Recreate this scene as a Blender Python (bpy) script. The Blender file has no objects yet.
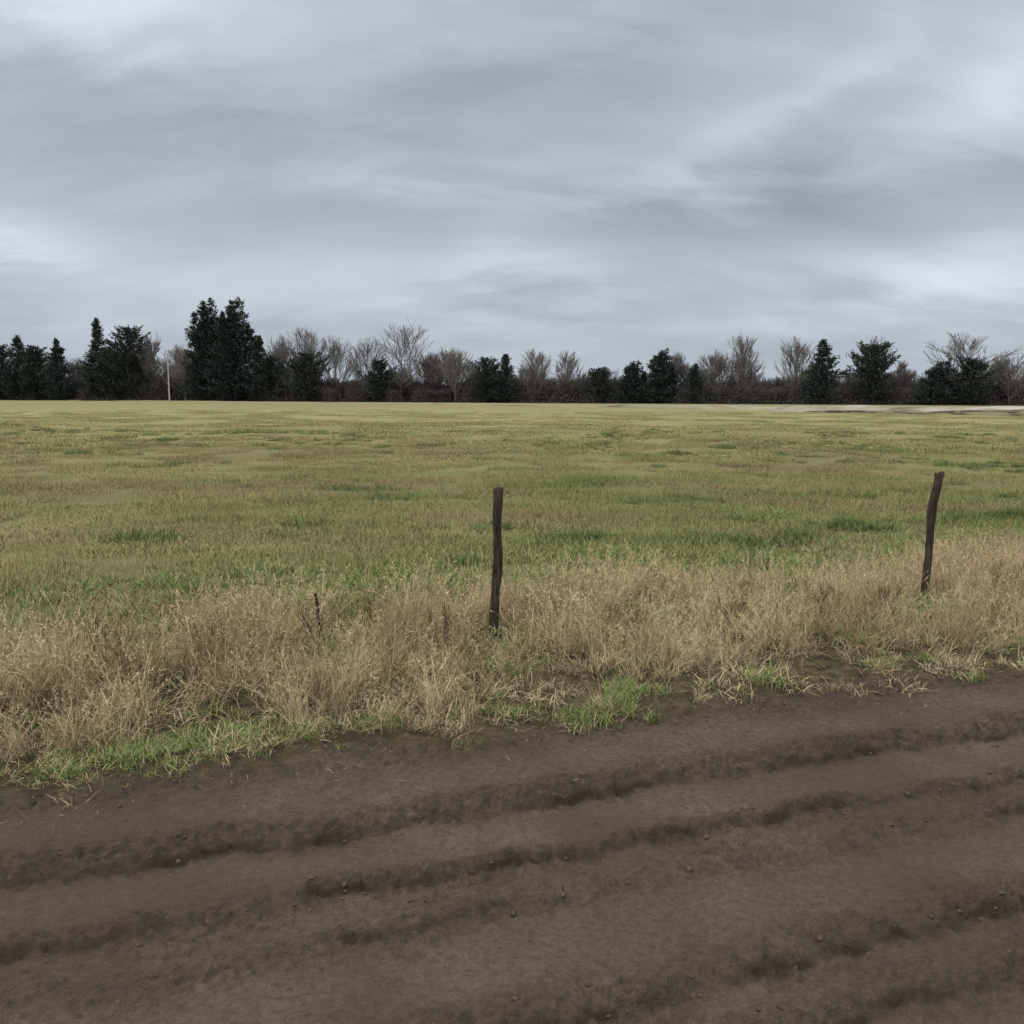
import bpy, math, random
import numpy as np
from mathutils import Vector
rng=np.random.default_rng(7); random.seed(7)
sc=bpy.context.scene
sc.view_settings.view_transform='Standard'; sc.view_settings.look='None'; sc.view_settings.exposure=0

# ---------------------------------------------------------------- noise
TAB=np.random.default_rng(3).random((256,256))
def vn(x,y):
    x=np.asarray(x,float); y=np.asarray(y,float)
    xi=np.floor(x).astype(np.int64); yi=np.floor(y).astype(np.int64)
    fx=x-xi; fy=y-yi
    fx=fx*fx*fx*(fx*(fx*6-15)+10); fy=fy*fy*fy*(fy*(fy*6-15)+10)
    a=TAB[xi&255,yi&255]; b=TAB[(xi+1)&255,yi&255]; c=TAB[xi&255,(yi+1)&255]; d=TAB[(xi+1)&255,(yi+1)&255]
    return (a*(1-fx)+b*fx)*(1-fy)+(c*(1-fx)+d*fx)*fy
def fbm(x,y,o=4):
    s=0;a=.5;t=0
    for i in range(o):
        s=s+a*vn(x+i*17.3,y+i*9.7); t+=a; a*=.55
        x,y=(x*.8-y*.6)*2.03,(x*.6+y*.8)*2.03
    return s/t
def sst(a,b,x):
    t=np.clip((x-a)/(b-a),0,1); return t*t*(3-2*t)
def gau(x,s): return np.exp(-(x/s)**2)

# road frame: d>0 on the dirt road, d<0 in the verge / field
def road_d(x,y): return (4.06+.342*x-y)*.946
def along(x,y): return x*.946+y*.324
def terrain(x,y):
    d=road_d(x,y); s=along(x,y)
    w=(fbm(s*.9,s*.0+3,3)-.5)*.10+(fbm(s*4,d*3,3)-.5)*.09
    dd=d+w
    on=sst(-.12,.12,d+(fbm(s*4,d*4,3)-.5)*.25)
    lum=fbm(s*12,d*15,5)-.5
    clod=sst(.50,.64,fbm(s*26,d*30+5,3))
    rag=fbm(s*1.6,d*0+8,3); rag2=.35+.65*sst(.25,.60,fbm(s*1.9,d*0+21,3)); rag3=.30+.70*sst(.25,.60,fbm(s*2.3,d*0+31,3))
    h=-.012*sst(0,.6,dd)
    h+=-.030*sst(.635,.71,dd)+.018*gau(dd-.59,.06)*rag2
    h+=.026*gau(dd-1.06,.05)*rag3+.016*sst(.97,1.05,dd)-.012*sst(1.07,1.13,dd)
    h+=.018*gau(dd-1.29-.12*(rag-.5),.045)*sst(.40,.6,rag)
    h+=.022*sst(1.35,1.75,dd)
    h+=-.025*sst(1.83,1.91,dd)+.016*gau(dd-1.79,.055)*rag3+.024*gau(dd-2.05,.05)*rag2-.018*sst(2.07,2.14,dd)
    h+=.03*sst(2.5,3.0,dd)-.03*sst(3.5,3.65,dd)
    near=gau(dd-.62,.11)+.8*gau(dd-1.09,.10)+.7*gau(dd-1.34,.12)+gau(dd-1.84,.10)+.8*gau(dd-2.09,.10)+.8*gau(dd-.08,.2)
    smooth=1-.85*gau(dd-.87,.12)-.45*gau(dd-1.6,.16)-.5*gau(dd-2.55,.3)-.4*gau(dd-.32,.12)
    h+=(lum*(.014+.044*near)+clod*(.003+.012*near)+(fbm(s*45,d*60,2)-.5)*(.007+.014*near))*smooth+(fbm(s*2.5,d*3.5,3)-.5)*.024
    field=.03+(fbm(x*.9+5,y*.9,3)-.5)*.10+(fbm(x*.12,y*.15+4,3)-.5)*.5*sst(8,25,y)*(1-sst(60,110,y))
    h=h*on+field*(1-on)
    rut_shade=gau(dd-.685,.024)*rag2+gau(dd-1.11,.021)*rag3+gau(dd-1.33-.12*(rag-.5),.022)*.8*sst(.40,.6,rag)+gau(dd-1.88,.024)*rag3+gau(dd-2.12,.021)*rag2  # shade along the rut scarps, painted in as darker soil
    rut_shade=np.clip(rut_shade*(-.15+1.9*fbm(s*14,d*22+3,4)),0,1)
    rough=np.clip(near*(.3+1.1*fbm(s*3,d*5,3)),0,1)
    return h,on,rut_shade,rough

# ---------------------------------------------------------------- mesh helpers
def mesh_np(name,verts,faces,attrs={}):
    me=bpy.data.meshes.new(name)
    n=len(verts); k=faces.shape[1]; m=len(faces)
    me.vertices.add(n); me.vertices.foreach_set('co',np.ascontiguousarray(verts,dtype=np.float32).ravel())
    me.loops.add(m*k); me.loops.foreach_set('vertex_index',np.ascontiguousarray(faces,dtype=np.int32).ravel())
    me.polygons.add(m); me.polygons.foreach_set('loop_start',np.arange(0,m*k,k,dtype=np.int32))
    me.polygons.foreach_set('loop_total',np.full(m,k,dtype=np.int32))
    me.update(calc_edges=True)
    for a,v in attrs.items():
        at=me.attributes.new(a,'FLOAT','POINT'); at.data.foreach_set('value',np.asarray(v,np.float32))
    return me
def add(name,me,mat=None,loc=(0,0,0),coll=None,smooth=False):
    ob=bpy.data.objects.new(name,me); ob.location=loc
    (coll or sc.collection).objects.link(ob)
    if mat: me.materials.append(mat)
    if smooth: me.polygons.foreach_set('use_smooth',np.ones(len(me.polygons),bool))
    return ob

# ---------------------------------------------------------------- node helpers
class NT:
    def __init__(s,nt): s.nt=nt; nt.nodes.clear()
    def n(s,t,**k):
        nd=s.nt.nodes.new(t)
        for a,b in k.items(): setattr(nd,a,b)
        return nd
    def l(s,a,b): s.nt.links.new(a,b)
    def put(s,sock,v):
        if isinstance(v,bpy.types.NodeSocket): s.l(v,sock)
        else: sock.default_value=v
    def m(s,op,a,b=0.0,c=None,clamp=False):
        nd=s.n('ShaderNodeMath',operation=op,use_clamp=clamp); s.put(nd.inputs[0],a); s.put(nd.inputs[1],b)
        if c is not None: s.put(nd.inputs[2],c)
        return nd.outputs[0]
    def vm(s,op,a,b):
        nd=s.n('ShaderNodeVectorMath',operation=op); s.put(nd.inputs[0],a); s.put(nd.inputs[1],b); return nd.outputs[0]
    def mix(s,f,a,b,bt='MIX'):
        nd=s.n('ShaderNodeMix',data_type='RGBA',blend_type=bt); s.put(nd.inputs['Factor'],f)
        A=[i for i in nd.inputs if i.type=='RGBA']
        s.put(A[0],a if not isinstance(a,tuple) else (*a[:3],1)); s.put(A[1],b if not isinstance(b,tuple) else (*b[:3],1))
        return [o for o in nd.outputs if o.type=='RGBA'][0]
    def mr(s,v,a,b,c=0.0,d=1.0,smooth=False):
        nd=s.n('ShaderNodeMapRange',interpolation_type='SMOOTHSTEP' if smooth else 'LINEAR')
        for i,x in enumerate((v,a,b,c,d)): s.put(nd.inputs[i],x)
        return nd.outputs[0]
    def noise(s,vec,scale,detail=3,rough=.5,dist=0.0):
        nd=s.n('ShaderNodeTexNoise'); s.put(nd.inputs['Vector'],vec)
        nd.inputs['Scale'].default_value=scale; nd.inputs['Detail'].default_value=detail
        nd.inputs['Roughness'].default_value=rough; nd.inputs['Distortion'].default_value=dist
        return nd.outputs[0]
    def attr(s,name,t='GEOMETRY'):
        nd=s.n('ShaderNodeAttribute',attribute_name=name,attribute_type=t); return nd.outputs['Fac']
    def pos(s): return s.n('ShaderNodeNewGeometry').outputs['Position']
def newmat(name):
    m=bpy.data.materials.new(name); m.use_nodes=True; return m,NT(m.node_tree)
def finish(t,col,rough=.9,spec=.15,normal=None,transl=0):
    out=t.n('ShaderNodeOutputMaterial'); b=t.n('ShaderNodeBsdfPrincipled')
    t.put(b.inputs['Base Color'],col); t.put(b.inputs['Roughness'],rough); b.inputs['Specular IOR Level'].default_value=spec
    if normal: t.l(normal,b.inputs['Normal'])
    t.l(b.outputs[0],out.inputs[0])

# field colour node group (world position driven)
g=bpy.data.node_groups.new('field_colour','ShaderNodeTree')
g.interface.new_socket('Color',in_out='OUTPUT',socket_type='NodeSocketColor')
t=NT(g); P=t.pos()
sep=t.n('ShaderNodeSeparateXYZ'); t.l(P,sep.inputs[0]); X,Y,Z=sep.outputs
n1=t.noise(t.vm('MULTIPLY',P,(.05,.10,0)),1,3)
n2=t.noise(t.vm('MULTIPLY',P,(.30,.50,0)),1,4,.6,.4)
n4=t.noise(t.vm('MULTIPLY',t.vm('ADD',P,(40,13,0)),(.20,.34,0)),1,3,.55)
near=t.mr(Y,7,22,.54,.26,True)
far=t.mr(Y,22,80,0,.10,True)
gf=t.m('SUBTRACT',near,far)
gf=t.m('ADD',gf,t.m('MULTIPLY',t.mr(X,-8,8,-.26,.22),t.mr(Y,12,40,1,.1)))
gf=t.m('ADD',gf,t.m('MULTIPLY',t.m('SUBTRACT',n1,.5),1.6))
gf=t.m('ADD',gf,t.m('MULTIPLY',t.m('SUBTRACT',n2,.5),t.mr(Y,10,90,2.7,1.3)),clamp=True)
c=t.mix(gf,(.355,.310,.142),(.162,.206,.060))
br=t.m('MULTIPLY',t.mr(n4,.46,.64,0,.85,True),t.mr(Y,20,60,1,.5))
c=t.mix(br,c,(.275,.215,.110))
go=t.n('NodeGroupOutput'); t.l(c,go.inputs[0])
def fieldcol(t):
    nd=t.n('ShaderNodeGroup'); nd.node_tree=g; return nd.outputs[0]

# ---------------------------------------------------------------- materials
gm,t=newmat('ground_soil_and_turf'); P=t.pos()
soil=t.attr('soil'); dk=t.attr('rut_shade'); vg=t.attr('verge'); rg=t.attr('rough')
a=t.noise(P,3.0,4,.6); b=t.noise(P,38,5,.72); c3=t.noise(P,.9,3)
sc1=t.mix(t.mr(a,.3,.7),(.118,.084,.060),(.164,.122,.090))
sc1=t.mix(t.mr(b,.34,.58),t.mix(.55,sc1,(.042,.029,.021)),sc1)
sc1=t.mix(t.mr(t.noise(P,140,2,.6),.58,.75,0,.5),sc1,(.24,.188,.145))
sc1=t.mix(t.mr(c3,.42,.62,0,.5,True),sc1,(.084,.058,.042))
sc1=t.mix(t.m('MULTIPLY',rg,t.mr(t.noise(P,22,5,.75),.40,.60,.72,.0)),sc1,(.052,.036,.027))
sc1=t.mix(t.m('MULTIPLY',dk,.8,clamp=True),sc1,(.030,.021,.016))  # painted rut shade mixed into the soil colour
fc=fieldcol(t)
fb=t.mix(t.mr(t.noise(t.vm('MULTIPLY',P,(5,9,1)),1,4,.7),.3,.7,.35,0),fc,(.09,.09,.03))
sepg=t.n('ShaderNodeSeparateXYZ'); t.l(P,sepg.inputs[0])
fb=t.mix(t.mr(sepg.outputs[1],10,60,.45,.10),fb,(.07,.07,.03))
fb=t.mix(t.mr(sepg.outputs[1],60,140,.0,.24),fb,(.10,.095,.06))
vb=t.mix(t.mr(t.noise(P,12,4,.7),.35,.65),(.035,.025,.015),(.13,.10,.05))
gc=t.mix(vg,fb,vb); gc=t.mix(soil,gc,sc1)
bh=t.m('ADD',t.m('MULTIPLY',b,.8),t.m('MULTIPLY',t.noise(P,110,4,.7),.4))
bp=t.n('ShaderNodeBump'); bp.inputs['Strength'].default_value=1.0; bp.inputs['Distance'].default_value=.028; t.l(bh,bp.inputs['Height'])
finish(t,gc,.95,.12,bp.outputs[0])

def blade_mat(name,colfn):
    m,t=newmat(name); finish(t,colfn(t),.75,.2,None); return m
def c_field(t):
    ht=t.attr('ht'); rd=t.attr('rnd'); c=fieldcol(t)
    c=t.mix(t.mr(rd,.0,.30,.35,0),c,(.38,.33,.18))
    c=t.mix(t.mr(rd,.85,1,0,.35),c,(.13,.17,.05))
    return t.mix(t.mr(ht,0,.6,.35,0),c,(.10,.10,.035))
m_field=blade_mat('meadow_blades',c_field)
def c_straw(t):
    ht=t.attr('ht'); rd=t.attr('rnd'); P=t.pos()
    n=t.noise(P,1.3,3,.6); oi=t.n('ShaderNodeObjectInfo').outputs['Random']
    c=t.mix(rd,(.38,.29,.155),(.76,.62,.39))
    c=t.mix(t.mr(n,.46,.66,0,.70,True),c,(.21,.142,.072))
    c=t.mix(t.mr(rd,.80,.90,0,.65),c,(.14,.095,.055))
    c=t.mix(t.mr(oi,.5,1,0,.45),c,(.26,.185,.09))
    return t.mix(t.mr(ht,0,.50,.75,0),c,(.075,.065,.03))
m_straw=blade_mat('dry_straw_blades',c_straw)
def c_green(t):
    ht=t.attr('ht'); rd=t.attr('rnd')
    c=t.mix(rd,(.11,.175,.040),(.23,.29,.09)); c=t.mix(t.mr(rd,.68,.74,0,.8),c,(.46,.38,.22))
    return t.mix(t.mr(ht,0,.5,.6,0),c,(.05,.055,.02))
m_green=blade_mat('green_blades',c_green)
def c_tuss(t):
    ht=t.attr('ht'); rd=t.attr('rnd')
    c=t.mix(rd,(.07,.108,.030),(.15,.19,.06))
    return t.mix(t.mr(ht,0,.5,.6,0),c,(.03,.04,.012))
m_tuss=blade_mat('tussock_blades',c_tuss)
def solid(name,a,b,scale,rough=.9):
    m,t=newmat(name); P=t.n('ShaderNodeTexCoord').outputs['Object']; n=t.noise(P,scale,4,.65)
    finish(t,t.mix(t.mr(n,.3,.7),a,b),rough,.1,None); return m
def leafy(name,a,b):
    m,t=newmat(name); rd=t.attr('rnd'); finish(t,t.mix(rd,a,b),.9,.08); return m
m_con=leafy('conifer_needles',(.023,.034,.031),(.068,.084,.071))  # distance haze put into the evergreen colours: lighter, slightly blue
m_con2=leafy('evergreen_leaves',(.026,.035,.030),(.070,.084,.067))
m_twig=leafy('bare_twigs',(.135,.118,.112),(.26,.235,.225))  # twigs paler for distance haze, held in the base colour
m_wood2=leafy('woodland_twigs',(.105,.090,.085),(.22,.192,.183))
m_shrub=leafy('shrub_twigs',(.060,.052,.050),(.16,.138,.132))  # hedgerow colour also lightened to stand for haze
m_weed=leafy('dead_weed_stems',(.05,.032,.022),(.13,.085,.05))

# ---------------------------------------------------------------- terrain sheet
def grow(s,end,step,f,mx):
    o=[];v=s
    while v<end:
        step=min(step*f,mx); v+=step; o.append(v)
    return o
core=list(np.arange(-3.0,4.0,.008)); xs=np.array([-v for v in grow(3.0,1400,.008,1.035,40)][::-1]+core+grow(core[-1],1400,.008,1.035,40))
cy=list(np.arange(1.5,5.4,.007)); ys=np.array([-v for v in grow(-1.5,150,.008,1.07,20)][::-1]+cy+grow(cy[-1],1800,.008,1.025,40))
GX,GY=np.meshgrid(xs,ys); H,ON,DK,RG=terrain(GX,GY)
nx,ny=len(xs),len(ys)
idx=np.arange(nx*ny).reshape(ny,nx)
F=np.stack([idx[:-1,:-1],idx[:-1,1:],idx[1:,1:],idx[1:,:-1]],-1).reshape(-1,4)
D=road_d(GX,GY)
ON2=ON*(1-sst(8,8.6,D))
VG=sst(-3.0,-2.3,D+(fbm(GX*1.5,GY*1.5,3)-.5)*.8)
me=mesh_np('ground',np.stack([GX,GY,H],-1).reshape(-1,3),F,{'soil':ON2.ravel(),'rut_shade':DK.ravel(),'rough':RG.ravel(),'verge':VG.ravel()})
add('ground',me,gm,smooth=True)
def gz(x,y): return terrain(np.asarray(x,float),np.asarray(y,float))[0]

# ---------------------------------------------------------------- blades
def blades(n,rad,L,W,lean,curl,seg=4,heads=0,bias=None,flat=False):
    r=rad*np.sqrt(rng.random(n)); a=rng.random(n)*6.283
    bx=r*np.cos(a); by=r*np.sin(a)
    az=rng.random(n)*6.283
    if bias is not None: az=bias+rng.normal(0,1.1,n)
    ln=L[0]+(L[1]-L[0])*rng.random(n)**1.2
    th0=np.abs(rng.normal(0,lean,n)); cu=np.abs(rng.normal(curl,curl*.6,n))
    if flat: th0=np.full(n,1.5)
    ts=np.linspace(0,1,seg+1)
    px=bx.copy();py=by.copy();pz=np.full(n,0.0 if flat else -.02)
    pts=[(px.copy(),py.copy(),pz.copy())]
    for k in range(seg):
        th=th0+(0 if flat else cu*(k+.5)/seg*1.3)
        s=ln/seg
        if flat: az=az+rng.normal(0,.3,n)
        px=px+np.sin(th)*np.cos(az)*s; py=py+np.sin(th)*np.sin(az)*s; pz=pz+np.cos(th)*s
        pz=np.maximum(pz,.004)
        pts.append((px.copy(),py.copy(),pz.copy()))
    wa=az+1.57+rng.normal(0,.1 if flat else .6,n)
    w=W*(.6+.8*rng.random(n))
    V=np.zeros((n,seg+1,2,3)); 
    for k,(x,y,z) in enumerate(pts):
        ww=w*(1-ts[k]**2*.85)/2
        for s,sg in ((0,-1),(1,1)):
            V[:,k,s,0]=x+sg*ww*np.cos(wa); V[:,k,s,1]=y+sg*ww*np.sin(wa); V[:,k,s,2]=z
    ids=np.arange(n*(seg+1)*2).reshape(n,seg+1,2)
    Fq=np.stack([ids[:,:-1,0],ids[:,:-1,1],ids[:,1:,1],ids[:,1:,0]],-1).reshape(-1,4)
    ht=np.broadcast_to(ts[None,:,None],(n,seg+1,2)).ravel(); rd=np.repeat(rng.random(n),(seg+1)*2)
    V=V.reshape(-1,3)
    if heads:
        hv=[];hf=[];hh=[];hr=[];o=len(V)
        for i in range(heads):
            A=np.array([pts[-2][j][i] for j in range(3)]); B=np.array([pts[-1][j][i] for j in range(3)])
            r0=.3+.5*random.random()
            for q in range(12):
                p=A+(B-A)*(q/11.)
                dv=(B-A)/np.linalg.norm(B-A)+rng.normal(0,.55,3); dv/=np.linalg.norm(dv)
                l=.014+.016*random.random(); sd=np.cross(dv,rng.normal(0,1,3)); sd/=np.linalg.norm(sd)
                hv+= [p-sd*.001,p+sd*.001,p+dv*l*.6+sd*.0026,p+dv*l-sd*.0018]
                hf.append([o,o+1,o+2,o+3]); o+=4; hh+=[1]*4; hr+=[r0]*4
        V=np.concatenate([V,np.array(hv)]); Fq=np.concatenate([Fq,np.array(hf)]); ht=np.concatenate([ht,hh]); rd=np.concatenate([rd,hr])
    return V,Fq,ht,rd
def join(parts):
    o=0;Vs=[];Fs=[];hs=[];rs=[]
    for V,Fq,h,r in parts:
        Vs.append(V);Fs.append(Fq+o);hs.append(h);rs.append(r);o+=len(V)
    return np.concatenate(Vs),np.concatenate(Fs),np.concatenate(hs),np.concatenate(rs)
def variants(cname,k,fn,mat):
    col=bpy.data.collections.new(cname)
    for i in range(k):
        V,Fq,h,r=fn(i); me=mesh_np(cname+'_part',V,Fq,{'ht':h,'rnd':r}); add('%s_%02d'%(cname,i),me,mat,coll=col)
    return col
def scatter(name,col,k,xyz,scl,tilt=.08):
    n=len(xyz); me=bpy.data.meshes.new(name); me.vertices.add(n); me.vertices.foreach_set('co',xyz.astype(np.float32).ravel())
    a=me.attributes.new('rot','FLOAT_VECTOR','POINT')
    R=np.stack([rng.normal(0,tilt,n),rng.normal(0,tilt,n),rng.random(n)*6.283],-1); a.data.foreach_set('vector',R.astype(np.float32).ravel())
    a=me.attributes.new('scl','FLOAT_VECTOR','POINT'); S=np.asarray(scl); S=S if S.ndim==2 else np.stack([S,S,S],-1)
    a.data.foreach_set('vector',S.astype(np.float32).ravel())
    a=me.attributes.new('vid','INT','POINT'); a.data.foreach_set('value',rng.integers(0,k,n).astype(np.int32))
    ob=add(name,me)
    ng=bpy.data.node_groups.new(name+'_scatter','GeometryNodeTree')
    ng.interface.new_socket('Geometry',in_out='INPUT',socket_type='NodeSocketGeometry')
    ng.interface.new_socket('Geometry',in_out='OUTPUT',socket_type='NodeSocketGeometry')
    N=ng.nodes; gi=N.new('NodeGroupInput'); go=N.new('NodeGroupOutput'); ip=N.new('GeometryNodeInstanceOnPoints'); ci=N.new('GeometryNodeCollectionInfo')
    ci.inputs['Collection'].default_value=col; ci.inputs['Separate Children'].default_value=True; ci.inputs['Reset Children'].default_value=True
    def na(nm,t):
        q=N.new('GeometryNodeInputNamedAttribute'); q.data_type=t; q.inputs['Name'].default_value=nm; return [o for o in q.outputs if o.name=='Attribute' and o.enabled][0]
    L=ng.links.new
    L(gi.outputs[0],ip.inputs['Points']); L(ci.outputs[0],ip.inputs['Instance']); ip.inputs['Pick Instance'].default_value=True
    L(na('vid','INT'),ip.inputs['Instance Index']); L(na('scl','FLOAT_VECTOR'),ip.inputs['Scale'])
    er=N.new('FunctionNodeEulerToRotation'); L(na('rot','FLOAT_VECTOR'),er.inputs[0]); L(er.outputs[0],ip.inputs['Rotation'])
    L(ip.outputs[0],go.inputs[0])
    md=ob.modifiers.new('scatter','NODES'); md.node_group=ng
    return ob

# verge: tall dry grass
def f_straw(i):
    b=i*.8
    return join([blades(24,.08,(.13,.34),.0044,.34,.70,4,bias=b),
                 blades(8,.06,(.26,.46),.0030,.20,.4,4,heads=5),
                 blades(16,.13,(.08,.24),.0044,.9,1.0,4)])
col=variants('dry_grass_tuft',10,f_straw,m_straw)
def band(n,t0,t1,s0=-9,s1=13):
    """random points between t0..t1 metres behind the road edge"""
    s=s0+(s1-s0)*rng.random(n); d=-(t0+(t1-t0)*rng.random(n))
    y=(4.06-d/.946+.342*s/.946)/(1+.342*.324/.946); x=(s-.324*y)/.946
    return x,y,-d,s
PX1,PY1,PX2,PY2=-.114,5.80,3.235,6.80
def clearing(x,y):
    """trodden, sparser grass on the road side of each post"""
    c=np.zeros(len(x))
    for px,py in ((PX1,PY1),(PX2,PY2)):
        u=(x-px)*.09+(y-py)*.996; v=(x-px)*.996-(y-py)*.09
        c=np.maximum(c,np.exp(-(np.abs(u+.28)/.40)**3-(v/.17)**2))
    return c
x,y,tt,s=band(9300,-.02,3.0,-7,11)
cl=fbm(x*1.8,y*1.8,3); edge=.30+(fbm(s*1.7,s*0+2,3)-.5)*.9+.34*np.exp(-((s-1.8)/.45)**2)+.22*np.exp(-((s+.1)/.55)**2)-.10*sst(0,-2,s); back=2.3+(fbm(s*.9,s*0+7,3)-.5)*1.8
keep=(tt>edge)&(tt<back)&(rng.random(len(x))<.14+2.5*(cl-.29))
keep|=(rng.random(len(x))<.04)
cr=clearing(x,y); keep&=rng.random(len(x))>cr*.8
x,y,tt,cl,s,cr=x[keep],y[keep],tt[keep],cl[keep],s[keep],cr[keep]
scl=(.36+.98*cl)*(.68+.52*rng.random(len(x)))*(1.17-.038*np.clip(s+3,0,9))*(1-.5*cr)
scl*=.62+.38*sst(.1,.7,tt)
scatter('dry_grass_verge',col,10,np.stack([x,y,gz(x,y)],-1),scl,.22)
# short green grass along road edge
def f_green(i): return join([blades(45,.07,(.03,.10),.0038,.45,.8,3),blades(8,.06,(.08,.14),.003,.3,.6,4)])
colg=variants('green_grass_tuft',6,f_green,m_green)
x,y,tt,s=band(15000,-.15,1.1)
def ell(cx,cy_,ra,rb):
    du=(x-cx)*.946+(y-cy_)*.324; dv=-(x-cx)*.324+(y-cy_)*.946
    return np.exp(-((np.abs(du)/ra)**3)-((np.abs(dv)/rb)**3))
gk=ell(-1.35,3.80,.55,.17)+.6*ell(-.80,4.00,.25,.09)+ell(.45,4.38,.30,.19)+.40*ell(1.35,4.68,.25,.08)+.35*ell(2.3,5.10,.3,.10)+.6*ell(-2.25,3.40,.16,.08)+.5*ell(-.15,4.20,.15,.06)+.8*ell(5,6.1,1.5,.3)+.8*ell(-5,2.7,1.2,.3)
keep=rng.random(len(x))<np.clip(gk*1.6*(fbm(x*6,y*6,3)*2.6-.8),0,1)+.004
x,y=x[keep],y[keep]
scatter('green_roadside_grass',colg,6,np.stack([x,y,gz(x,y)],-1),.55+.6*rng.random(len(x)),.15)
# short dead thatch at the front of the verge
def f_thatch(i): return blades(40,.09,(.04,.14),.0038,.9,.9,3)
colth=variants('thatch_tuft',5,f_thatch,m_straw)
x,y,tt,s=band(6000,-.12,2.4); e2=.02+(fbm(s*2.3,s*0+12,3)-.5)*.55
keep=(tt>e2)&(rng.random(len(x))<.12+1.3*(fbm(x*4,y*4,3)-.30)); x,y=x[keep],y[keep]
scatter('dead_thatch',colth,5,np.stack([x,y,gz(x,y)],-1),.6+.6*rng.random(len(x)),.2)
# green blades among and behind the dry grass
x,y,tt,s=band(6500,.6,4.2); keep=rng.random(len(x))<fbm(x*2+9,y*2,3)*1.3-.36+.42*sst(1.8,3,tt); x,y=x[keep],y[keep]
scatter('green_verge_grass',colg,6,np.stack([x,y,gz(x,y)],-1),1.0+1.0*rng.random(len(x)),.15)

# field sward
def f_near(i): return blades(1400,.66,(.035,.12),.0062,.5,.8,2)
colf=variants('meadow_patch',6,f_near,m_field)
N=26000; yy=4+30*rng.random(N); xx=(rng.random(N)*2-1)*(34*.66+5)
dd=road_d(xx,yy); k=(dd<-1.9)&(np.abs(xx)<yy*.66+4)&(rng.random(N)<.062*(3.0-1.7*sst(8,22,yy))*(1-.7*sst(26,34,yy)))
xx,yy=xx[k],yy[k]
cl=fbm(xx*.7,yy*.9,3)
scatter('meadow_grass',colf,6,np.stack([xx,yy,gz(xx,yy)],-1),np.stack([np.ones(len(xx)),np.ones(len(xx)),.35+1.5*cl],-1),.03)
def f_far(i): return blades(900,1.7,(.04,.11),.022,.7,.8,2)
colff=variants('far_meadow_patch',5,f_far,m_field)
N=3600; yy=22+78*rng.random(N); xx=(rng.random(N)*2-1)*75
k=(np.abs(xx)<yy*.66+6)&(rng.random(N)<.9*sst(20,32,yy)*(1-sst(50,98,yy)))
xx,yy=xx[k],yy[k]; cl=fbm(xx*.25,yy*.35,3)
scatter('far_meadow_grass',colff,5,np.stack([xx,yy,gz(xx,yy)],-1),np.stack([np.ones(len(xx)),np.ones(len(xx)),.3+1.0*cl],-1),.02)
# tussocks
def f_tus(i): return blades(200,.30,(.08,.22),.008,.5,.9,3)
colt=variants('tussock',4,f_tus,m_tuss)
N=7000; yy=7.5+34*rng.random(N); xx=(rng.random(N)*2-1)*28
k=(np.abs(xx)<yy*.66+3)&(road_d(xx,yy)<-2.8)&(rng.random(N)<np.clip((fbm(xx*.45+3,yy*.5,3)-.57)*5,0,.6)); xx,yy=xx[k],yy[k]
for (cx,cy_) in [(2.55,13.2),(2.9,13.4),(2.2,13.1),(-2.2,14.7),(-2.6,14.6),(2.45,9.5),(2.8,9.6),(2.1,9.4),(3.2,9.9),(.6,9.6),(.9,9.7),(6.3,11.6),(6.6,11.7),(5.9,11.4),(-4.0,9.4),(-3.8,9.6),(3.9,10.6),(4.3,10.8),(1.6,9.3)]:
    for q in range(6): xx=np.append(xx,cx+rng.normal(0,.18)); yy=np.append(yy,cy_+rng.normal(0,.12))
scatter('meadow_tussocks',colt,4,np.stack([xx,yy,gz(xx,yy)],-1),.42+.58*rng.random(len(xx)),.1)

# ---------------------------------------------------------------- clods & straw litter on the road
def f_clod(i):
    import bmesh
    bm=bmesh.new(); bmesh.ops.create_icosphere(bm,subdivisions=2,radius=1)
    V=np.array([v.co[:] for v in bm.verts]); Fq=np.array([[v.index for v in f.verts] for f in bm.faces]); bm.free()
    r=.3+1.4*fbm(V[:,0]*1.9+i*7,V[:,1]*1.9+V[:,2]*1.5,3); V=V*r[:,None]; V[:,2]*=.5; V[:,0]*=1.3
    return V,Fq,np.ones(len(V)),np.full(len(V),.5)
m_clod,t=newmat('soil_clods'); P=t.pos(); a=t.noise(P,30,4,.7)
finish(t,t.mix(t.mr(a,.3,.65),(.040,.028,.020),(.120,.086,.064)),.95,.1)
colc=variants('soil_clod',6,f_clod,m_clod)
x,y,tt,s=band(80000,-4.6,.35,-5,7); d=-tt
pr=gau(d-.64,.11)+gau(d-1.12,.10)+.8*gau(d-1.36,.12)+gau(d-1.86,.10)+.8*gau(d-2.12,.10)+.6*gau(d,.22)
k=rng.random(len(x))<pr*.6*(fbm(s*2.5,d*4,3)*2-.55)+.04; x,y=x[k],y[k]
scatter('soil_clods',colc,6,np.stack([x,y,gz(x,y)-.0015],-1),.0020+.0075*rng.random(len(x))**5,.3)
# a few larger dried lumps on the track
lx=np.array([.93,.97,.62,-.55,2.1]); ly=np.array([3.30,3.32,2.9,2.75,3.7])
scatter('mud_lumps',colc,6,np.stack([lx,ly,gz(lx,ly)+.003],-1),np.array([.022,.014,.011,.011,.012]),.3)
def f_lit(i): return blades(1,.0,(.02,.06),.0020,1.5,.1,3,flat=True)
coll=variants('straw_litter_piece',6,f_lit,m_straw)
x,y,tt,s=band(9000,-1.2,.4,-5,7); k=rng.random(len(x))<.6*np.exp(-np.clip(-tt,0,9)/.18)+.004; x,y=x[k],y[k]
scatter('straw_litter',coll,6,np.stack([x,y,gz(x,y)+.005],-1),.7+.6*rng.random(len(x)),.08)

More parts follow.
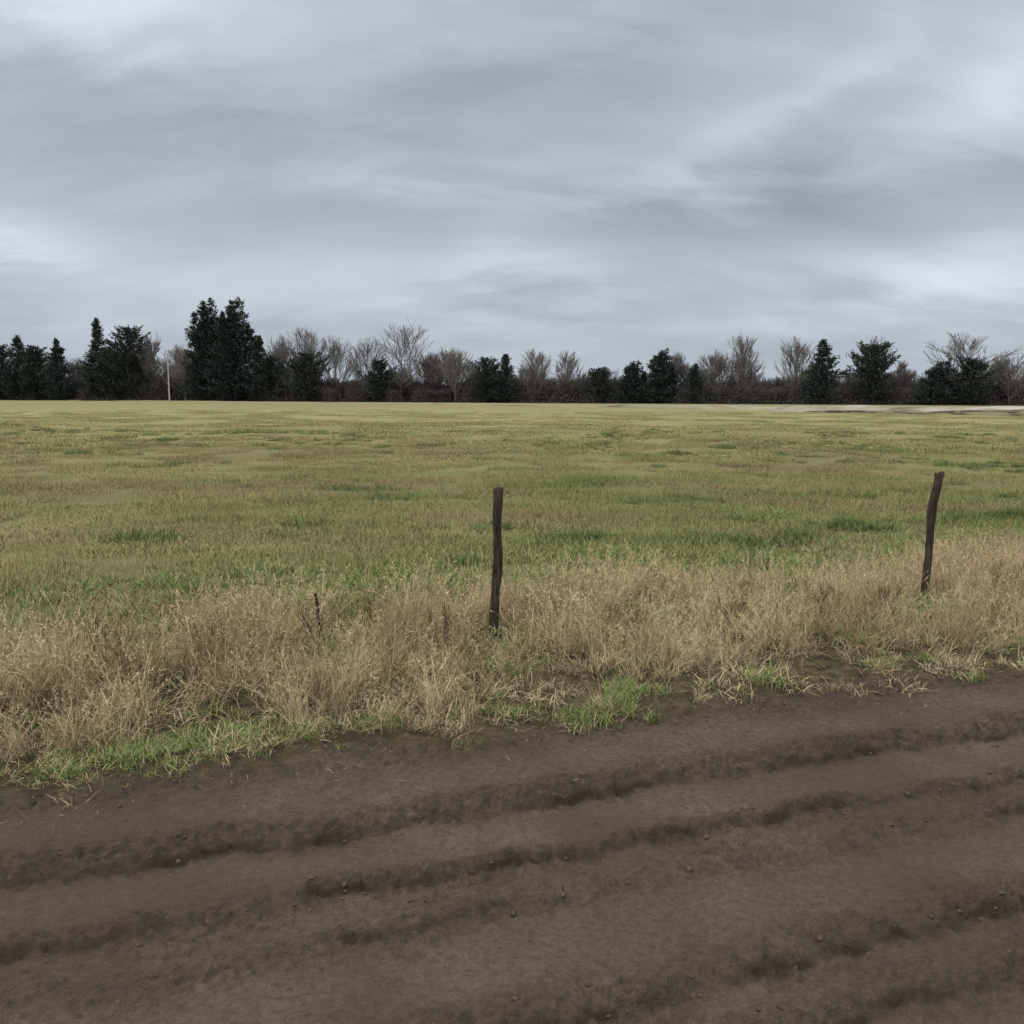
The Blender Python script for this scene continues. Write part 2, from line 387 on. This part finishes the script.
# ---------------------------------------------------------------- tubes (branches)
def tubes(segs,sides=3):
    S=np.array([[*a,*b,r0,r1,rd] for a,b,r0,r1,rd in segs]); A=S[:,:3];B=S[:,3:6]
    D=B-A; L=np.linalg.norm(D,axis=1,keepdims=True)+1e-9; D=D/L
    up=np.where(np.abs(D[:,2:3])>.9,np.array([[1.,0,0]]),np.array([[0,0,1.]]))
    U=np.cross(D,up); U/=np.linalg.norm(U,axis=1,keepdims=True); W=np.cross(D,U)
    n=len(S); V=np.zeros((n,2,sides,3))
    for k in range(sides):
        a=2*math.pi*k/sides; o=U*math.cos(a)+W*math.sin(a)
        V[:,0,k]=A+o*S[:,6:7]; V[:,1,k]=B+o*S[:,7:8]
    ids=np.arange(n*2*sides).reshape(n,2,sides)
    Fq=np.concatenate([np.stack([ids[:,0,k],ids[:,0,(k+1)%sides],ids[:,1,(k+1)%sides],ids[:,1,k]],-1) for k in range(sides)])
    rd=np.repeat(S[:,8],2*sides); return V.reshape(-1,3),Fq,np.ones(n*2*sides),rd
def branch(segs,p,d,L,r,depth,upb,spread,nk,minr,wob=.18):
    n=3; q=p.copy(); rr=r
    for i in range(n):
        d=d+np.array([random.gauss(0,wob),random.gauss(0,wob),random.gauss(0,wob)+upb]); d/=np.linalg.norm(d)
        e=q+d*L/n; r2=max(minr,r*(1-.3*(i+1)/n)); segs.append((q,e,rr,r2,random.random())); q=e; rr=r2
        if depth>0:
            for _ in range(nk if i==n-1 else max(1,nk-2)):
                az=random.random()*6.283; v=np.array([math.cos(az),math.sin(az),random.uniform(-.1,.5)])
                nd=d+v*spread*random.uniform(.6,1.3); nd/=np.linalg.norm(nd)
                branch(segs,q,nd,L*random.uniform(.55,.8),max(minr,rr*.62),depth-1,upb,spread,nk,minr,wob)
def fit_segs(segs,H,W):
    Z=np.array([s[1][2] for s in segs]); R=np.array([math.hypot(s[1][0],s[1][1]) for s in segs])
    k=np.array([(W/2)/np.percentile(R,95)]*2+[H/np.percentile(Z,99.3)])
    return [(a*k,b*k,r0,r1,c) for a,b,r0,r1,c in segs]
def bare_segs(H,W,depth=3,spread=.75,stems=1,minr=.03,tree=False):
    segs=[]
    if tree:
        # central stem with ascending limbs all the way up: an open ovoid crown
        q=np.array([0,0,-.3]); d=np.array([random.gauss(0,.04),random.gauss(0,.04),1.0]); N_=11
        for i in range(N_):
            d=d+np.array([random.gauss(0,.07),random.gauss(0,.07),.10]); d/=np.linalg.norm(d)
            e=q+d*H*.80/N_; r0=max(minr,.017*H*(1-i/N_)); r1=max(minr,.017*H*(1-(i+1)/N_)); segs.append((q,e,r0,r1,.25)); q=e
            if i>=1:
                f=i/N_
                for _ in range(3):
                    az=random.random()*6.283; sp=(1.25-.75*f)*random.uniform(.55,1.25)
                    dv=np.array([math.cos(az)*sp,math.sin(az)*sp,1.0]); dv/=np.linalg.norm(dv)
                    LL=H*(.17+.16*math.sin(math.pi*min(1,.20+f*.8)))*random.uniform(.75,1.15)
                    branch(segs,q,dv,LL,max(minr,.0065*H*(1-.5*f)),depth,.05,.50,3,minr,.10)
    else:
        for i in range(stems):
            az=random.random()*6.283; dv=np.array([math.cos(az)*spread,math.sin(az)*spread,1.0]); dv/=np.linalg.norm(dv)
            branch(segs,np.array([random.gauss(0,.06*W),random.gauss(0,.06*W),0]),dv,H*.34,.009*H,depth,.07,.6,3,minr)
    return fit_segs(segs,H,W)
def bare_tree(name,x,y,H,W,mat=m_twig,z=0,**k):
    V,Fq,h,r=tubes(bare_segs(H,W,**k),3)
    return add(name,mesh_np(name,V,Fq,{'ht':h,'rnd':r}),mat,(x,y,z))
def cards(P,size,dirs=None):
    n=len(P); a=rng.normal(0,1,(n,3)); 
    if dirs is not None: a=dirs+a*.35
    a/=np.linalg.norm(a,axis=1,keepdims=True)
    b=np.cross(a,rng.normal(0,1,(n,3))); b/=np.linalg.norm(b,axis=1,keepdims=True)
    s=size*(.5+rng.random(n))[:,None]; a=a*s; b=b*s*.38
    V=np.stack([P-a-b*.4,P-a*.1+b,P+a,P+a*.1-b],1).reshape(-1,3)
    Fq=np.arange(n*4).reshape(n,4); return V,Fq,np.ones(n*4),np.repeat(rng.random(n),4)
def conifer(name,x,y,H,W,kind='cone',dens=1.0,mat=m_con):
    pts=[];dirs=[];segs=[(np.array([0,0,-.3]),np.array([0,0,H*.5]),.018*H,.011*H,.1),(np.array([0,0,H*.5]),np.array([0,0,H*.97]),.011*H,.02,.1)]
    ph=random.random()*50
    nb=int((H/.33)*8)
    leaders=[(0,0,1.0)]
    if kind=='multi': leaders=[(0,0,.97),(W*.14,.4,1.0),(-W*.16,-.4,.86),(W*.30,.2,.74),(-W*.02,.5,.92)]
    for (lx,ly,lh) in leaders:
        w=W*(1.0 if len(leaders)==1 else .62); hh=H*lh
        for i in range(nb if len(leaders)==1 else nb//2):
            z=hh*(.03+.96*random.random()**.95); f=z/hh
            if kind=='round': pr=math.sqrt(max(0,1-abs(2*f-.75)**2.2*.68))*.95 if f>.05 else .6
            elif kind=='multi': pr=min(1,(1-f)**.60*1.15)
            else: pr=(1-f)**.80*min(1,.75+f*1.5)
            az=random.random()*6.283
            lump=float(vn(az*1.3+ph,z*(.9 if kind!='cone' else .8)+ph))
            R=w/2*pr*(.45+.85*lump)*random.choice([.6,.85,1.0,1.1,1.35])+.10
            dz=-.05 if kind in('cone','multi') else .30
            n=int((5+R*7)*dens)
            tpar=np.sqrt(rng.random(n))
            px=lx+np.cos(az)*R*tpar+rng.normal(0,.16,n); py=ly+np.sin(az)*R*tpar+rng.normal(0,.16,n)
            pz=z+R*tpar*dz+R*.25*tpar**2+rng.normal(0,.20,n)
            pts.append(np.stack([px,py,pz],-1)); dirs.append(np.tile([math.cos(az)*.8,math.sin(az)*.8,.55],(n,1)))
            if i%4==0: segs.append((np.array([lx,ly,z]),np.array([lx+math.cos(az)*R*.9,ly+math.sin(az)*R*.9,z+R*.9*(dz+.2)]),.05,.02,.1))
    P=np.concatenate(pts);Dn=np.concatenate(dirs)
    parts=[tubes(segs,4),cards(P,.27,Dn)]
    V,Fq,h,r=join(parts); return add(name,mesh_np(name,V,Fq,{'ht':h,'rnd':r}),mat,(x,y,0))

CON=[(-136.5,239,14.5,9,'round'),(-130.5,237.6,17,11,'cone'),(-125.5,236,14,9,'round'),(-119,234.8,16,9,'cone'),(-106.8,231.7,21,10.5,'cone'),(-98.3,229.6,18.6,11.5,'round'),(-103,230.5,13,8,'round'),
(-76.5,224,25.5,12.5,'multi'),(-73.0,226,21,11,'round'),(-69,222,25.5,13,'multi'),(-62,220.5,16,9,'cone'),(-59.5,220,11,7,'round'),(-50,217.5,11.2,10,'round'),(-31.7,213,9.6,7.4,'round'),
(-5.8,206.5,10,7.2,'round'),(-1.6,205.4,11,8.4,'cone'),(19.2,200,7.6,5.6,'round'),(26.6,198,9.4,8.2,'multi'),(32.5,196.8,12,8.4,'multi'),(39.8,195,8.7,7.5,'cone'),
(65.1,188.7,13.4,11,'cone'),(75,186.5,12.3,9.0,'round'),(87.0,182.7,8.9,11,'multi'),(93,181.5,9.0,9,'round'),(-144,242,13,9,'round'),(-160,246,15,10,'cone'),(-172,250,18,10,'cone'),(128,174,13,9,'cone'),(140,171,10,8,'round')]
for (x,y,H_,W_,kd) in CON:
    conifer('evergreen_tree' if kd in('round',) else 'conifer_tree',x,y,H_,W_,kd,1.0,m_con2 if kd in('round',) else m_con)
BARE=[(-91.6,228,16.5,9),(-83.8,226.5,13.5,9),(-56.5,220,16,9),(-51,219.4,17.8,11),(-43,216.8,15.5,9),(-36.5,214.5,15,9),(-27,211.7,18.2,15),(-13.4,208,12.5,9),
(50,192.5,14.5,8),(60.6,190,14,8),(76.9,187.8,14,7),(92.2,183,14.5,16),(101.8,180.5,10.5,9),(44.4,195,11.4,9),(5.3,204,12,8),(13,202,11.5,7)]
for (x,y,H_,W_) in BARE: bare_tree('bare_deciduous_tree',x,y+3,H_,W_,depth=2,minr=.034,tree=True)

# continuous bare woodland belt behind (one instanced mass)
def f_wood(i):
    return tubes(bare_segs(10,[7,8,6,8,7,5][i],depth=2,minr=.030,tree=True),3)
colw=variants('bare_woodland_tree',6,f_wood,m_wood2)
N=190; xx=-235+440*(np.arange(N)+rng.random(N))/N; yy=205-.25*xx+5+20*rng.random(N)
sc_=(.36+.90*fbm(xx*.07+4,yy*0+2,3))*(.75+.45*rng.random(N))*(1.10-.0014*(xx))
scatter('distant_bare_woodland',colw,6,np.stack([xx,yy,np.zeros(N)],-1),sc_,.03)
# hedgerow mass
def f_shr(i):
    segs=[]
    for k in range(9):
        az=random.random()*6.283; dv=np.array([math.cos(az)*.45,math.sin(az)*.45,1.0]); dv/=np.linalg.norm(dv)
        branch(segs,np.array([random.gauss(0,1.0),random.gauss(0,1.0),-.1]),dv,1.9,.05,3,.06,.6,3,.022)
    V,Fq,h,r=tubes(fit_segs(segs,5.6,6.0),3)
    n=2200; P=np.stack([rng.normal(0,1.4,n),rng.normal(0,1.4,n),3.9*rng.random(n)**1.3],-1); P[:,2]*=np.clip(1.25-np.hypot(P[:,0],P[:,1])*.22,.3,1)
    c=cards(P,.22); return join([(V,Fq,h,r),(c[0],c[1],c[2],c[3]*.45)])
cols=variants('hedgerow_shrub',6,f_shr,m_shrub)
N=820; xx=-240+460*rng.random(N); yy=205-.25*xx-1+22*rng.random(N)
sc_=(.60+.75*fbm(xx*.06,yy*.06,3))*(.85+.3*rng.random(N))
sc_*=1+.0010*np.clip(-xx,0,200)
sc_*=.75+.25*sst(0,6,yy-(205-.25*xx-1))
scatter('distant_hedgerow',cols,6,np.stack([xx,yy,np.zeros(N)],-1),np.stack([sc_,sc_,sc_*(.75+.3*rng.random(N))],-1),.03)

# ---------------------------------------------------------------- pale gravel track and bank in the distance
def strip(name,pts,prof,mat,step=1.2):
    P=np.array(pts,float); seg=np.linalg.norm(np.diff(P[:,:2],axis=0),axis=1); cum=np.concatenate([[0],np.cumsum(seg)])
    u=np.arange(0,cum[-1],step); px=np.interp(u,cum,P[:,0]); py=np.interp(u,cum,P[:,1]); wd=np.interp(u,cum,P[:,2]); zs=np.interp(u,cum,P[:,3])
    tx=np.gradient(px);ty=np.gradient(py);l=np.hypot(tx,ty); nxn=-ty/l; nyn=tx/l
    V=[]
    for (o,z) in prof:
        oo=o*wd*(1+.5*(fbm(u*.12+o,u*0+o*5,3)-.5)); X_=px+nxn*oo; Y_=py+nyn*oo
        V.append(np.stack([X_,Y_,z*zs*(.35+1.3*fbm(u*.10+3,u*0+o*.6,4))+.02],-1))
    V=np.array(V); k,n=V.shape[:2]; ids=np.arange(k*n).reshape(k,n)
    Fq=np.stack([ids[:-1,:-1],ids[:-1,1:],ids[1:,1:],ids[1:,:-1]],-1).reshape(-1,4)
    return add(name,mesh_np(name,V.reshape(-1,3),Fq),mat,smooth=True)
m_grav,t=newmat('pale_gravel'); P=t.pos(); a=t.noise(t.vm('MULTIPLY',P,(.25,.25,2)),1,4,.65)
sp=t.n('ShaderNodeSeparateXYZ'); t.l(P,sp.inputs[0])
c=t.mix(t.mr(a,.35,.6),(.20,.17,.125),(.42,.385,.33)); c=t.mix(t.mr(sp.outputs[0],20,46,.9,0),c,(.235,.21,.125)); finish(t,c,.95,.1)
strip('gravel_track',[(95,62,1.2,1.6),(48,87,1.1,1.6),(36,100,1.0,1.4),(24,118,.7,1.0),(0,150,.5,.5),(-22,182,.4,.4),(-90,225,.35,.4),(-164,255,.35,.4)],
      [(-5.2,-.25),(-4.6,.05),(-3.6,.22),(-2.2,.30),(0,.28),(2.2,.38),(3.6,.42),(4.4,.1),(5,-.25)],m_grav)
m_bank,t=newmat('eroded_bank'); P=t.pos(); a=t.noise(t.vm('MULTIPLY',P,(.5,.5,3)),1,4,.7)
finish(t,t.mix(t.mr(a,.42,.58),(.045,.038,.026),(.20,.17,.10)),.95,.1)
strip('field_bank',[(90,52,.8,1.5),(58,66.5,.8,1.6),(41,78,.7,1.5),(33,88,.3,.7),(30,93,.1,.3)],[(-3.5,-.25),(-2.2,.03),(-1.2,.12),(-.3,.30),(.7,.35),(1.6,.10),(2.4,-.25)],m_bank,.6)

# ---------------------------------------------------------------- fence posts
def wood():
    m,t=newmat('weathered_post_wood'); P=t.n('ShaderNodeTexCoord').outputs['Object']
    a=t.noise(t.vm('MULTIPLY',P,(60,60,5)),1,5,.7,.3); b=t.noise(P,9,3)
    c=t.mix(t.mr(a,.35,.68),(.016,.011,.008),(.095,.070,.052)); c=t.mix(t.mr(b,.5,.7,0,.5),c,(.12,.095,.075))
    bp=t.n('ShaderNodeBump'); bp.inputs['Distance'].default_value=.012; t.l(a,bp.inputs['Height']); finish(t,c,.85,.2,bp.outputs[0]); return m
m_wood=wood()
def post(name,path,seed,x,y):
    Pp=np.array(path,float); zz=np.linspace(Pp[0,2],Pp[-1,2],70); A=20
    V=[]
    for z in zz:
        c=[np.interp(z,Pp[:,2],Pp[:,k]) for k in (0,1,3,4)]
        for k in range(A):
            a=2*math.pi*k/A
            r=.94+.34*(float(vn(math.cos(a)*1.8+seed,math.sin(a)*1.8+z*3+seed))-.5)+.26*(float(vn(a*4+seed*3,z*8))-.5)
            if 14<=k<=15: r-=.25*float(vn(z*3+seed,1.5))
            zt=z+(.007*math.cos(a+1)+.005*math.sin(3*a) if z==zz[-1] else 0)
            V.append((c[0]+math.cos(a)*c[2]*r,c[1]+math.sin(a)*c[3]*r,zt))
    n=len(zz); Fq=[]
    for i in range(n-1):
        for k in range(A): Fq.append([i*A+k,i*A+(k+1)%A,(i+1)*A+(k+1)%A,(i+1)*A+k])
    V.append((c[0],c[1],zz[-1]-.006)); ci=len(V)-1
    V=np.array(V)
    for k in range(0,A,2): Fq.append([(n-1)*A+k,(n-1)*A+(k+1)%A,(n-1)*A+(k+2)%A,ci])
    me=mesh_np(name,V,np.array(Fq)); o=add(name,me,m_wood,(x,y,0.0),smooth=True); return o
post('wooden_fence_post',[(-.012,0,-.3,.030,.032),(-.008,0,0,.029,.032),(-.004,0,.2,.031,.032),(.004,0,.32,.029,.032),(.014,0,.42,.035,.035),(.022,0,.55,.032,.034),(.020,0,.66,.028,.034),(.018,0,.8,.032,.032),(.024,0,.93,.033,.034),(.026,0,1.0,.035,.035)],4.1,PX1,PY1)
post('wooden_fence_post',[(-.03,0,-.3,.030,.032),(-.008,0,0,.030,.032),(.004,0,.25,.027,.031),(.008,0,.5,.026,.03),(.006,0,.62,.029,.033),(.010,0,.72,.036,.03),(.016,0,.80,.030,.03),(.034,0,.89,.026,.03),(.046,0,.97,.030,.032),(.052,0,1.03,.036,.034)],9.4,PX2,PY2)
post('broken_fence_stake',[(.01,0,-.2,.014,.014),(0,0,.1,.013,.013),(-.006,0,.25,.011,.011),(-.016,0,.34,.009,.009)],2.2,-1.24,5.56)

# dead weeds in the verge
for (x,y,H_,W_) in [(-1.15,5.3,.36,.36),(-.95,5.55,.34,.28),(-2.35,4.75,.40,.3),(-2.1,4.6,.38,.3),(-3.3,5.0,.4,.3),(.55,5.75,.30,.35),(.75,5.5,.28,.35),(2.2,6.2,.30,.35),(2.6,6.1,.30,.35),(-.42,5.4,.34,.25),(1.5,6.0,.30,.3),(3.9,6.9,.32,.35),(-2.05,3.95,.22,.35),(4.2,6.4,.3,.4),(-1.75,5.0,.36,.25)]:
    bare_tree('dead_weed_plant',x,y,H_,W_,m_weed,z=float(gz(x,y))-.02,depth=2,spread=.8,stems=4,minr=.0010)

# ---------------------------------------------------------------- utility pole
m_pole=solid('pale_pole',(.36,.35,.33),(.50,.49,.46),2)
segs=[(np.array([0,0,-.5]),np.array([0,0,6]),.18,.15,.5),(np.array([0,0,6]),np.array([0,0,11.8]),.15,.11,.5),
      (np.array([0,-.1,11.2]),np.array([0,-.7,11.45]),.05,.05,.5),(np.array([0,-.7,11.45]),np.array([0,-1.2,11.4]),.14,.10,.5),(np.array([.24,0,8.6]),np.array([.24,0,9.4]),.14,.14,.5)]
V,Fq,h,r=tubes(segs,10); add('utility_pole',mesh_np('utility_pole',V,Fq),m_pole,(-84.0,219,0))

# ---------------------------------------------------------------- sky
SUN_E,SUN_R=math.radians(48),math.radians(-140)
w=bpy.data.worlds.new('World'); sc.world=w; w.use_nodes=True; t=NT(w.node_tree)
out=t.n('ShaderNodeOutputWorld'); bg=t.n('ShaderNodeBackground'); bg.inputs[1].default_value=.1; t.l(bg.outputs[0],out.inputs[0])
sk=t.n('ShaderNodeTexSky',sky_type='NISHITA'); sk.sun_disc=False; sk.sun_elevation=SUN_E; sk.sun_rotation=SUN_R
gen=t.n('ShaderNodeTexCoord').outputs['Generated']; s3=t.n('ShaderNodeSeparateXYZ'); t.l(gen,s3.inputs[0]); X,Y,Z=s3.outputs
el=t.m('ARCSINE',Z); az=t.m('ARCTAN2',X,Y)
el=t.m('MULTIPLY',el,57.2958); az=t.m('MULTIPLY',az,57.2958)
zz=t.m('ADD',t.m('MAXIMUM',Z,0.0),.42)
cb=t.n('ShaderNodeCombineXYZ'); t.put(cb.inputs[0],t.m('DIVIDE',X,zz)); t.put(cb.inputs[1],t.m('DIVIDE',Y,zz)); PV=cb.outputs[0]
mpa=t.n('ShaderNodeMapping'); mpa.inputs['Scale'].default_value=(1.1,2.6,1); mpa.inputs['Location'].default_value=(3.1,1.7,0); t.l(PV,mpa.inputs[0])
nA=t.noise(mpa.outputs[0],1.3,4,.48,.3)
mp=t.n('ShaderNodeMapping'); mp.inputs['Rotation'].default_value=(0,0,math.radians(-32)); mp.inputs['Scale'].default_value=(1.0,2.4,1); t.l(PV,mp.inputs[0])
nB=t.noise(mp.outputs[0],1.9,5,.52,.4)
nC=t.noise(mp.outputs[0],5.0,4,.55,.8)
azw=t.m('ADD',az,t.m('MULTIPLY',t.m('SUBTRACT',nA,.5),16.0)); elw=t.m('ADD',el,t.m('MULTIPLY',t.m('SUBTRACT',nB,.5),7.0))
elw=t.m('ADD',elw,t.m('MULTIPLY',t.m('SUBTRACT',nC,.5),2.5))
def blob(a0,e0,sa,se,amp,sl=0.0):
    da=t.m('SUBTRACT',azw,a0); de=t.m('SUBTRACT',t.m('SUBTRACT',elw,e0),t.m('MULTIPLY',da,sl))
    q=t.m('ADD',t.m('POWER',t.m('DIVIDE',t.m('ABSOLUTE',da),sa),2.0),t.m('POWER',t.m('DIVIDE',t.m('ABSOLUTE',de),se),2.0))
    return t.m('MULTIPLY',t.m('EXPONENT',t.m('MULTIPLY',q,-1.0)),amp)
v=t.m('ADD',.44,t.m('MULTIPLY',t.m('SUBTRACT',nA,.5),.65)); v=t.m('ADD',v,t.m('MULTIPLY',t.m('SUBTRACT',nB,.5),.75)); v=t.m('ADD',v,t.m('MULTIPLY',t.m('SUBTRACT',nC,.5),.28))
for bb in [(-27,22.0,10,3.5,.68,.05),(28,16.5,5,2.6,.42,.35),(-2,7.8,7,1.3,.42,-.02),(26,7.3,6,1.7,.46,0),(-29,8.5,5,1.2,.42,0),(-15,6,14,2.0,.14,0),(12,15.5,11,1.5,.20,.45),(22,20,8,1.2,.06,.5),(24,22,8,2.5,-.10,0),
           (14,10.8,12,2.0,-.30,-.02),(-24,15.5,12,3.0,-.20,-.1),(0,19,10,3.0,-.22,.2),(-10,11.3,14,2.2,-.18,.03),(15,3,20,1.4,-.06,0)]:
    v=t.m('ADD',v,blob(*bb))
v=t.mr(v,0,1,0,1)
cl=t.mix(v,(2.80,3.19,3.78),(7.15,7.8,8.7))
cl=t.mix(t.mr(el,0,4,.6,0,True),cl,(4.9,5.45,6.25))
zen=t.mix(t.mr(el,24,60,0,1,True),(1,1,1),(4.15,3.80,3.40))
cl=t.mix(1.0,cl,zen,'MULTIPLY')
cl=t.mix(.95,sk.outputs[0],cl)
t.l(cl,bg.inputs[0])

sl=bpy.data.lights.new('sun','SUN'); sl.energy=1.2; sl.angle=math.radians(25); sl.color=(1,.94,.86)
so=bpy.data.objects.new('sun',sl); sc.collection.objects.link(so)
dv=Vector((math.sin(SUN_R)*math.cos(SUN_E),math.cos(SUN_R)*math.cos(SUN_E),math.sin(SUN_E)))
so.rotation_euler=dv.to_track_quat('Z','Y').to_euler(); so.location=(0,-10,30)

# ---------------------------------------------------------------- camera
cam=bpy.data.cameras.new('camera'); co=bpy.data.objects.new('camera',cam); sc.collection.objects.link(co)
cam.sensor_width=36; cam.lens=887/1024*36; cam.clip_end=4000; cam.clip_start=.05
co.location=(0,0,1.6)
from mathutils import Matrix
M=Matrix.Rotation(math.radians(90-7.45),4,'X')@Matrix.Rotation(math.radians(.2),4,'Z')
co.rotation_euler=M.to_euler(); sc.camera=co
